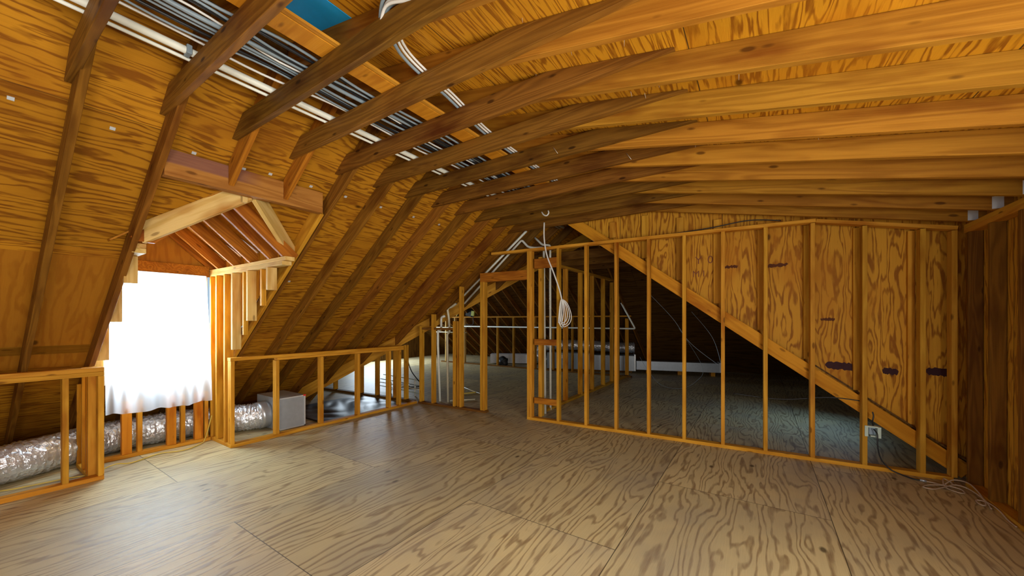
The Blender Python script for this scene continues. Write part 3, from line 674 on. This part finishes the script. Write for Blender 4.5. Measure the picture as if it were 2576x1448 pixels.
ld = thing('metal_duct', (-2, 11, 0), 'long grey sheet metal duct on blocks along the dark far floor', 'duct')
a0 = V((-2.85, 10.55, 0.10)); d3 = V((2.05, 0.55, 0)).normalized()
board('trunk', a0, a0 + d3 * 2.05, (0, 0, 1), 0.24, -0.32, 'board', ld)
board('end_band', a0 + d3 * 2.051, a0 + d3 * 2.10, (0, 0, 1), 0.26, -0.34, 'edge', ld)
for t_ in (0.25, 1.05, 1.85): board('block', a0 + d3 * t_ + V((0, 0, -0.1)), a0 + d3 * (t_ + 0.1) + V((0, 0, -0.1)), (0, 0, 1), 0.099, -0.3, 'stud', ld)

# ------------------------------------------------------------------ near foil duct and box
flex('flexible_duct', [(-5.62, -1.2, 0.185), (-5.60, -0.4, 0.185), (-5.62, 0.25, 0.182), (-5.80, 0.62, 0.18), (-5.96, 0.95, 0.178), (-6.0, 1.4, 0.178), (-5.93, 1.85, 0.178), (-5.68, 2.2, 0.182), (-5.60, 2.40, 0.19)], 0.165, seg=36, n=26, label='long crinkled silver duct lying behind the knee walls and under the window')
db = thing('duct_box', (-5.6, 2.6, 0), 'square silver duct box behind the second gap of the right knee wall', 'box')
box('body', (-5.90, 2.42, 0.005), (-5.29, 2.77, 0.43), 'board', db)
for a, b in (((-5.289, 2.42, 0.005), (-5.284, 2.435, 0.43)), ((-5.289, 2.755, 0.005), (-5.284, 2.77, 0.43)), ((-5.289, 2.42, 0.415), (-5.284, 2.77, 0.43)), ((-5.289, 2.42, 0.005), (-5.284, 2.77, 0.02))): box('tape_edge', a, b, 'edge', db, bev=0)
box('tape_tag', (-5.286, 2.74, 0.415), (-5.280, 2.775, 0.436), 'redtag', db, bev=0)
sc = tube('collar', [(-5.60, 2.30, 0.19), (-5.60, 2.42, 0.20)], 0.175, 'steel', db, n=3, seg=28)

# ------------------------------------------------------------------ pipes on the joists
tag(tube('white_pipe', [(-2.70, -0.6, 2.988), (-2.69, 5.6, 2.988)], 0.021, 'pvc', n=2, seg=12), 'thick white plastic pipe lying on the joists', 'pipe')
cp = box('pipe_coupling', (-2.725, 0.745, 2.964), (-2.668, 0.770, 3.014), 'gcable'); tag(cp, 'dark blue coupling band on the thick white pipe', 'coupling')
tag(tube('white_pipe', [(-2.765, -0.6, 2.976), (-2.75, 5.6, 2.976)], 0.010, 'pvc', n=2, seg=10), 'thin white plastic pipe beside the thick one on the joists', 'pipe')
rc = random.Random(3)
cabs = [(-2.55, 'wcable', .007), (-2.50, 'gcable', .006), (-2.455, 'kcable', .008), (-2.44, 'gcable', .006), (-2.385, 'gcable', .008), (-2.34, 'wcable', .006), (-2.325, 'gcable', .012), (-2.30, 'kcable', .009), (-2.25, 'gcable', .007), (-2.235, 'kcable', .009), (-2.18, 'gcable', .008)]
cn = {'wcable': 'white', 'gcable': 'grey', 'kcable': 'black'}
for k, (x, m_, r) in enumerate(cabs):
    P = []
    y = -0.6
    while y < 5.7:
        P.append((x + rc.uniform(-0.03, 0.03), y, 2.976 + r * 0.3 + rc.uniform(0, 0.028))); y += 0.42
    tag(tube('cable', P, r, m_, n=5, seg=7), '%s cable in the bundle laid across the joists' % cn[m_], 'cable', '%s cables of the bundle on the joists' % cn[m_])
# cables right of the strongback
for k, (dx, m_, r) in enumerate(((0, 'gcable', .010), (0.03, 'wcable', .008), (0.055, 'wcable', .007))):
    P = [(-1.58 + dx, 1.22, 2.985), (-1.70 + dx, 1.42, 2.98), (-1.745 + dx, 1.66, 2.975), (-1.765 + dx, 1.85, 2.98), (-1.80 + dx, 2.08, 2.975), (-1.86 + dx, 2.40, 2.98), (-1.88 + dx, 3.0, 2.98), (-1.885 + dx, 4.6, 2.98)]
    tag(tube('cable', P, r, m_, n=6, seg=7), '%s, running over the joists right of the orange board' % ('grey cable', 'white cable', 'thin white cable on the outer side')[k], 'cable')
for k, (dz, m_, r) in enumerate(((0.0, 'gcable', .010), (0.012, 'wcable', .009), (-0.012, 'wcable', .008), (0.02, 'gcable', .009))):
    P = [(-1.60, 1.21, 2.94 + dz), (-1.50, 1.19 - 0.01 * k, 2.99 + dz), (-1.36, 1.185, 2.965 + dz), (-1.18, 1.175, 2.93 + dz * 1.5), (-1.0, 1.17, 2.925 + dz), (-0.8, 1.165, 2.92 + dz), (-0.3, 1.15, 2.80 + dz * .3)]
    tag(tube('cable', P, r, m_, n=6, seg=7), '%s cable of the sagging bunch at the top of the picture' % cn[m_], 'cable', '%s cables of the sagging bunch' % cn[m_])

# ------------------------------------------------------------------ plumbing round the partition
def fp(x, z, off): return fw(x, off, z)
from_rail = 0
def roofpt(x, off): # point just under the left slope beyond the partition
    return V((x, FWY(x) + off, roofL(x) - 0.03))
for k, y_ in enumerate((5.04, 5.17)):
    top = -3.06 if k == 0 else -3.21
    P = [(-4.45, y_, roofL(-4.45) + 0.04), (top, y_, roofL(top) + 0.04)]
    if k: P = [(-4.45, y_, roofL(-4.45) - 0.02), (-3.23, y_, 2.77), (-3.11, 5.17, 2.643), (-3.0, 5.2, 2.62), (-2.838, 5.2, 2.61), (-2.81, 5.2, 0.001)]
    tag(pipe('white_pipe', P, 0.018, 'pvc'), ('upper' if k == 0 else 'lower') + ' of two white pipes climbing the left slope behind the partition', 'pipe')
tag(pipe('white_pipe', [(-3.17, 5.45, 2.87), (-3.0, 5.45, 2.71), (-2.857, 5.45, 2.69), (-2.861, 5.47, 0.001)], 0.018, 'pvc'), 'white pipe dropping beside the door jamb, right one of the pair', 'pipe')
tag(pipe('white_pipe', [(-4.82, 4.93, 0.001), (-4.86, 4.92, 1.0), (-4.86, 4.92, 1.28), (-4.79, 4.93, 1.30), (-4.79, 4.93, 1.52), (-4.70, 4.93, 1.54)], 0.021, 'pvc'), 'leftmost upright white pipe with an offset bend behind the partition', 'pipe')
tag(pipe('cream_pipe', [(-4.64, 4.95, 0.001), (-4.66, 4.95, 1.22), (-4.60, 4.95, 1.26), (-4.62, 4.95, 1.50), (-4.66, 4.95, 1.68), (-4.58, 4.97, 1.70), (-4.45, 4.95, 1.755)], 0.020, 'cream'), 'second upright cream pipe with a crook near the roof', 'pipe')
tag(pipe('cream_pipe', [(-4.64, 5.0, 0.02), (-4.35, 5.35, 0.02)], 0.012, 'cream'), 'short cream pipe lying on the floor behind the double stud', 'pipe')
yp = thing('pipe_offcut', (-4.9, 5.95, 0.02), 'yellowish forked pipe piece lying on the floor beyond the partition', 'pipe')
tube('arm', [(-5.37, 6.19, 0.02), (-4.75, 5.87, 0.02)], 0.013, 'cream', yp, n=2); tube('arm', [(-4.90, 5.60, 0.02), (-4.75, 5.87, 0.02)], 0.013, 'ycable', yp, n=2); tube('arm', [(-4.75, 5.87, 0.02), (-4.40, 5.75, 0.02)], 0.012, 'cream', yp, n=2)
tag(pipe('white_pipe', [(-8.55, 9.60, 1.26), (-2.62, 9.60, 1.25), (-2.90, 9.35, 1.9)], 0.020, 'pvc'), 'long level white pipe crossing the distant knee wall', 'pipe')
for k, z in enumerate((1.06, 1.22)):
    tag(pipe('cream_pipe', [(-9.4, 9.4, z), (-8.0, 9.4, z)], 0.012, 'cream'), 'short level cream pipe left of the distant work light, %s' % ('lower', 'upper')[k], 'pipe')
# small manifold on the floor behind the knee wall
mf = thing('pipe_manifold', (-5.9, 5.0, 0), 'cluster of small pale pipes standing on the lit floor behind the knee wall', 'pipe')
for x, y, h in ((-6.45, 5.1, 0.30), (-6.2, 4.95, 0.22), (-5.35, 4.95, 0.9), (-5.55, 5.0, 0.35)): tube('riser', [(x, y, 0.002), (x, y, h)], 0.014, 'pvc', mf, n=2)
for k, (z, y) in enumerate(((0.30, 5.1), (0.22, 5.02), (0.16, 4.98), (0.08, 5.0))): tube('line', [(-6.75, y + .1, z), (-6.1, y, z + 0.01), (-5.35, y - .03, z - 0.01)], 0.009, ('outlet', 'gcable', 'pvc', 'outlet')[k], mf, n=5)
tag(tube('cable', [(-5.7, 4.9, 0.85), (-5.66, 4.95, 0.6), (-5.56, 4.95, 0.45), (-5.3, 4.9, 0.3)], 0.009, 'kcable'), 'dark cable hanging behind the right knee wall near its far end', 'cable')
tag(tube('cable', [(-6.9, 5.6, 0.02), (-6.6, 5.75, 0.02), (-6.3, 5.5, 0.02), (-6.2, 5.7, 0.02), (-6.6, 5.2, 0.02)], 0.008, 'kcable'), 'thin dark cable squiggled on the lit floor behind the knee wall', 'cable')
# dark plastic on the floor behind the knee wall
def crumple(name, x0, x1, y0, y1, mat, z=0.012, amp=0.03, nx=40, ny=40):
    bm = bmesh.new(); G = []
    for i in range(nx + 1):
        r_ = []
        for j in range(ny + 1):
            x = x0 + (x1 - x0) * i / nx; y = y0 + (y1 - y0) * j / ny
            h = z + amp * abs(math.sin(x * 7 + 2 * math.sin(y * 5)) * math.cos(y * 6 + x * 3)) * min(1, 4 * i / nx, 4 * (1 - i / nx), 4 * j / ny, 4 * (1 - j / ny))
            r_.append(bm.verts.new((x, y, h)))
        G.append(r_)
    for i in range(nx):
        for j in range(ny): bm.faces.new((G[i][j], G[i + 1][j], G[i + 1][j + 1], G[i][j + 1]))
    g0 = bmesh.ops.extrude_face_region(bm, geom=list(bm.faces)); 
    for v in [e for e in g0['geom'] if isinstance(e, bmesh.types.BMVert)]: v.co.z -= 0.006
    bmesh.ops.recalc_face_normals(bm, faces=bm.faces)
    me = bpy.data.meshes.new(name); bm.to_mesh(me); bm.free(); return link(name, me, mat, None, None, True)
tag(crumple('plastic_sheet', -6.5, -5.2, 2.95, 4.45, 'black'), 'crumpled dark plastic sheet on the floor behind the right knee wall', 'sheet')
# work light on the distant plate
wl = thing('work_light', (-8.05, 9.62, 1.59), 'black work light with yellow-green bracket on the distant low wall', 'lamp')
board('lamp_housing', (-8.22, 9.58, 1.62), (-7.95, 9.60, 1.56), (0, 0, 1), 0.24, -0.10, 'black', wl, bev=0.02)
board('bracket', (-7.96, 9.57, 1.62), (-7.84, 9.57, 1.60), (0, 0, 1), 0.16, -0.05, 'yg', wl)
tube('cord', [(-7.9, 9.6, 1.62), (-7.86, 9.58, 1.45), (-7.9, 9.58, 1.32), (-8.2, 9.58, 1.33)], 0.009, 'kcable', wl)
ys = thing('folding_stand', (-8.5, 9.62, 1.59), 'small yellow angle stand left of the distant work light', 'stand')
for a, b in (((-8.65, 9.62, 1.6), (-8.52, 9.62, 1.72)), ((-8.52, 9.62, 1.72), (-8.42, 9.62, 1.6))): tube('leg', [a, b], 0.012, 'ycable', ys, n=2)

# ------------------------------------------------------------------ hanging coil of white cable
hc = thing('cable_coil', (-2.3, 4.6, 1.5), 'white cable hanging from the last joist, its end wound in a coil', 'cable')
tube('drop', [(-2.515, 4.62, 2.83), (-2.51, 4.61, 2.60), (-2.46, 4.60, 2.36), (-2.36, 4.60, 2.12), (-2.27, 4.60, 1.88), (-2.235, 4.60, 1.74)], 0.010, 'wcable', hc)
rk = random.Random(5)
for k in range(6):
    w_ = 0.030 + 0.016 * k; h_ = 0.15 + 0.012 * (k % 3); P = []
    for j in range(15):
        t = 2 * math.pi * j / 14; up = (1 + math.cos(t)) / 2          # 1 at the bound top
        xx = -2.232 + (0.012 * k - 0.02) * (1 - up) + w_ * math.sin(t) * (1.25 if math.sin(t) > 0 else 0.35) * (1 - 0.45 * up) - 0.02 * (1 - up)
        P.append((xx, 4.575 + 0.010 * k + 0.008 * math.sin(2 * t + k), 1.745 - h_ * (1 - math.cos(t)) * 1.05 + rk.uniform(-.004, .004)))
    tube('loop', P, 0.006, 'wcable', hc, n=4, seg=6)
tag(tube('cable_hook', [(-2.455, 4.44, 2.925), (-2.42, 4.43, 2.88), (-2.375, 4.43, 2.862), (-2.345, 4.43, 2.89), (-2.352, 4.43, 2.925)], 0.009, 'wcable', n=5), 'little hooked end of white cable poking out over the far joists', 'cable')
for k, (x0, x1) in enumerate(((-2.30, -1.95), (-2.2, -1.93), (-2.16, -1.9))):
    tag(tube('cable', [(x0, 5.25, 2.85), ((x0 + x1) / 2 + 0.02, 5.3, 2.68), (x1, 5.3, 2.56)], 0.007, 'wcable' if k == 0 else 'gcable'), 'thin %s cable slanting down in the dark gap above the partition, %s of three' % (('white', 'grey', 'grey')[k], ('left', 'middle', 'right')[k]), 'cable')
for k, P in enumerate(([(-1.6, 6.6, 1.95), (-1.2, 6.6, 1.5), (-0.95, 6.7, 1.1), (-0.55, 6.8, 0.75)], [(-0.9, 6.5, 1.6), (-0.62, 6.6, 1.2), (-0.5, 6.6, 0.8)], [(-2.3, 8.8, 0.62), (-2.1, 8.7, 0.35), (-1.8, 8.6, 0.06), (-1.4, 8.6, 0.02), (-1.1, 8.6, 0.2), (-1.0, 8.7, 0.5), (-1.4, 8.4, 1.3)])):
    tag(tube('cable', P, 0.0028, 'gcable'), ('thin pale wire slanting through the dark space under the trimmer', 'shorter pale wire to the right in the dark space under the trimmer', 'thin grey wire looping down to the dark floor beyond the partition')[k], 'wire')

# ------------------------------------------------------------------ outlet box, cables on the right
ob = thing('outlet_box', fw(0.92, -0.02, 0.38), 'pale green electrical box on a partition stud with a black cable coming out', 'outlet box')
def fbox(name, x0, x1, z0, z1, o0, o1, mat):
    return board(name, fw(x0, o0, z0), fw(x1, o0, z0), (0, 0, 1), z1 - z0, -(o1 - o0), mat, ob)
fbox('left_flange', 0.862, 0.888, 0.325, 0.43, -0.012, 0.0, 'outlet'); fbox('right_flange', 0.955, 0.982, 0.318, 0.425, -0.012, 0.05, 'outlet')
fbox('top_side', 0.885, 0.96, 0.415, 0.43, -0.012, 0.05, 'outlet'); fbox('bottom_side', 0.905, 0.96, 0.325, 0.338, -0.012, 0.05, 'outlet'); fbox('back_panel', 0.905, 0.96, 0.335, 0.42, 0.045, 0.05, 'furn')
bc = thing('black_cable', (0.95, 4.9, 0.2), 'black cable running from the outlet box down to a plug on the floor', 'cable')
tube('lead', [fw(0.93, -0.0, 0.40), fw(0.945, -0.04, 0.36), fw(0.945, -0.05, 0.25), fw(0.97, -0.05, 0.13), fw(1.03, -0.06, 0.05), fw(1.10, -0.08, 0.02), (1.17, 4.90, 0.012), (1.22, 4.89, 0.012)], 0.006, 'kcable', bc)
tube('plug', [(1.215, 4.892, 0.014), (1.255, 4.885, 0.014)], 0.011, 'steel', bc, n=2)
tube('upper_lead', [fw(0.93, 0.02, 0.43), fw(0.918, -0.012, 0.48), fw(0.925, -0.012, 0.53), fw(0.918, -0.01, 0.57)], 0.006, 'kcable', bc)
rtk = thing('coax_coil', (1.35, 4.8, 0), 'loose tan cable looping over the floor in the right corner', 'cable')
def onz(P, z=0.012):
    out = []
    for x, y, zz in P: out.append((x, y, zz if zz else z))
    return out
tube('loop', onz([(1.25, 4.89, 0), (1.36, 4.87, 0), (1.42, 4.90, 0.02), (1.385, 4.96, .04), (1.36, 4.90, .03), (1.35, 4.80, 0), (1.40, 4.72, 0), (1.44, 4.74, 0), (1.43, 4.80, 0.02), (1.35, 4.83, .02), (1.24, 4.79, 0), (1.19, 4.71, 0), (1.25, 4.70, 0), (1.35, 4.80, 0.02), (1.42, 4.86, 0.03), (1.47, 4.78, 0.04), (1.50, 4.60, 0.03), (1.49, 4.45, 0)]), 0.005, 'tcable', rtk, n=8, seg=6)
tube('loop', onz([(1.36, 4.86, .02), (1.43, 4.93, .05), (1.50, 4.88, .06), (1.505, 4.72, .05), (1.495, 4.56, .02), (1.47, 4.50, 0), (1.45, 4.53, 0), (1.46, 4.60, 0), (1.49, 4.58, 0.02), (1.505, 4.50, .03), (1.507, 4.38, .03), (1.507, 4.27, 0), (1.507, 4.16, 0)]), 0.005, 'tcable', rtk, n=8, seg=6)
tag(tube('cable', [fw(-0.25, 0.10, 0.62), fw(0.2, 0.1, 0.60), fw(0.6, 0.10, 0.66), fw(0.86, 0.10, 0.65)], 0.005, 'kcable'), 'thin black wire strung level behind the lower studs of the partition', 'wire')
tag(tube('cable', [fw(-1.0, 0.10, 2.535), fw(-0.5, 0.1, 2.56), fw(-0.1, 0.10, 2.60), fw(0.2, 0.10, 2.56)], 0.006, 'kcable'), 'black cable lying along the top plate of the partition', 'cable')
tag(tube('yellow_cord', [(-5.60, 0.0, 0.010), (-5.40, 0.27, 0.010), (-5.36, 0.40, 0.010), (-5.33, 0.6, 0.010), (-5.28, 0.76, 0.01), (-5.30, 0.92, 0.047), (-5.36, 1.05, 0.010), (-5.47, 1.29, 0.010), (-5.39, 1.47, 0.010), (-5.50, 1.66, 0.011), (-5.60, 1.74, 0.05), (-5.60, 1.80, 0.3)], 0.006, 'ycable'), 'yellow cord running along the floor from the near knee wall to the window corner', 'cord')

# ------------------------------------------------------------------ clips, nails, paint marks
for k, (x, y) in enumerate([(-3.466, 0.20), (-3.466, 0.592), (-3.469, 1.008), (-3.478, 1.33), (-3.457, 1.518), (-3.459, 1.863), (-3.459, 2.209), (-3.459, 2.627), (-3.459, 3.092), (-3.459, 3.52), (-4.512, 2.178)]):
    z = roofLs(x)
    tag(prism('plywood_clip', [(-.013, -.011), (.013, -.011), (.013, .011), (-.013, .011)], (x, y, z - 0.001), (0, 1, 0), (1, 0, 0.75), 0.004, 'clip', bev=0), 'small bright metal clip on the seam of the left slope plywood', 'clip', 'plywood clips on the left slope')
tag(prism('plywood_clip', [(-.02, -.009), (.02, -.009), (.02, .009), (-.02, .009)], (-0.06, 1.83 + .0, sheds(-0.06) - 0.002), (1, 0, -0.1935), (0, 1, 0), 0.004, 'clip', bev=0), 'single bright metal clip on the ceiling plywood seam between two golden rafters', 'clip')
nl = None; rn = random.Random(11)
nm_ = None
for k in range(70):
    x = rn.uniform(-1.4, 1.35); i = rn.choice(range(1, 9)); y = YR(i) + 0.09 + rn.uniform(0.0, 0.30)
    if nm_ is None:
        bm = bmesh.new(); bmesh.ops.create_cone(bm, cap_ends=True, segments=6, radius1=0.0018, radius2=0.0008, depth=0.032)
        nm_ = bpy.data.meshes.new('roofing_nail'); bm.to_mesh(nm_); bm.free(); nm_.materials.append(M['nail']); o = bpy.data.objects.new('roofing_nail', nm_)
    else: o = nl.copy()
    nl = o; COL.objects.link(o)
    o.location = (x, y, sheds(x) - 0.014); o.rotation_euler = (math.pi + rn.uniform(-.25, .25), rn.uniform(-.25, .25), 0)
    tag(o, 'nail point poking down through the ceiling plywood', 'nail', 'nails through the ceiling plywood')
# two stray wires on joists
for p_, lb in (((-1.42, YR(5) - 0.035, 2.88), 'thin pale splinter sticking down from a dark joist, left one'), ((-0.93, YR(5) + 0.37, 2.86), 'thin pale splinter sticking down from a dark joist, right one')):
    tag(tube('splinter', [V(p_) + V((-0.02, 0, 0.03)), V(p_) + V((0.02, 0, -0.03))], 0.002, 'nail', n=2, seg=5), lb, 'splinter')
def smear(name, P, w_, mat, label, cat, group=None, off=0.2185, seed=0):
    rnd = random.Random(seed); bm = bmesh.new(); top = []; bot = []
    (x0, z0), (x1, z1) = P; n = 16
    for i in range(n + 1):
        t = i / n; x = x0 + (x1 - x0) * t; z = z0 + (z1 - z0) * t; e = min(1, 6 * t + .35, 6 * (1 - t) + .35)
        top.append(bm.verts.new(fw(x, off, z + w_ / 2 * e + rnd.uniform(-.008, .008)))); bot.append(bm.verts.new(fw(x, off, z - w_ / 2 * e + rnd.uniform(-.008, .008))))
    for i in range(n): bm.faces.new((top[i], top[i + 1], bot[i + 1], bot[i]))
    bmesh.ops.solidify(bm, geom=list(bm.faces), thickness=0.0005)
    me = bpy.data.meshes.new(name); bm.to_mesh(me); bm.free(); o = link(name, me, mat)
    return tag(o, label, cat, group)
pm = 'plum paint marks on the far plywood'
smear('paint_mark', ((0.60, 0.99), (0.88, 0.975)), 0.075, 'ink', 'wide plum paint mark low on the far plywood, left one', 'paint mark', pm, seed=1)
smear('paint_mark', ((1.05, 0.955), (1.17, 0.95)), 0.06, 'ink', 'small plum paint mark low on the far plywood, middle one', 'paint mark', pm, seed=2)
smear('paint_mark', ((1.36, 0.975), (1.56, 0.96)), 0.07, 'ink', 'dark plum paint mark low on the far plywood, right one', 'paint mark', pm, seed=3)
smear('paint_mark', ((-0.34, 2.10), (-0.20, 2.10)), 0.03, 'ink2', 'short reddish brown streak high on the far plywood', 'paint mark', seed=4)
smear('paint_mark', ((0.05, 2.08), (0.28, 2.09)), 0.035, 'ink2', 'longer brown streak high on the far plywood, left of the clear stud gap', 'paint mark', seed=5)
smear('paint_mark', ((0.56, 1.475), (0.68, 1.475)), 0.03, 'ink2', 'small brown smudge at mid height on the far plywood', 'paint mark', seed=6)
# faint mill stamp: two rows of worn characters
def txt(body, x, z, size, label):
    root = thing('mill_stamp', fw(x, 0.2185, z), label, 'stamp')
    for k, ch in enumerate(body):
        if ch == ' ': continue
        cu = bpy.data.curves.new('stamp', 'FONT'); cu.body = ch; cu.size = size; cu.extrude = 0.0006
        o = bpy.data.objects.new('character_curve', cu); COL.objects.link(o); cu.materials.append(M['ink2'])
        bpy.context.view_layer.update(); me = bpy.data.meshes.new_from_object(o.evaluated_get(bpy.context.evaluated_depsgraph_get()))
        bpy.data.objects.remove(o)
        p_ = fw(x + k * size * 0.52, 0.2185, z)
        mw = Matrix(((FU.x, 0, -FN.x, p_.x), (FU.y, 0, -FN.y, p_.y), (0, 1, 0, p_.z), (0, 0, 0, 1)))
        me.materials.clear(); link('character', me, 'ink2', root, mw)
txt('I Y 0', -0.79, 2.16, 0.13, 'upper row of the worn brown mill stamp on the far plywood')
txt('I M I 2', -0.80, 2.0, 0.11, 'lower row of the worn brown mill stamp on the far plywood')
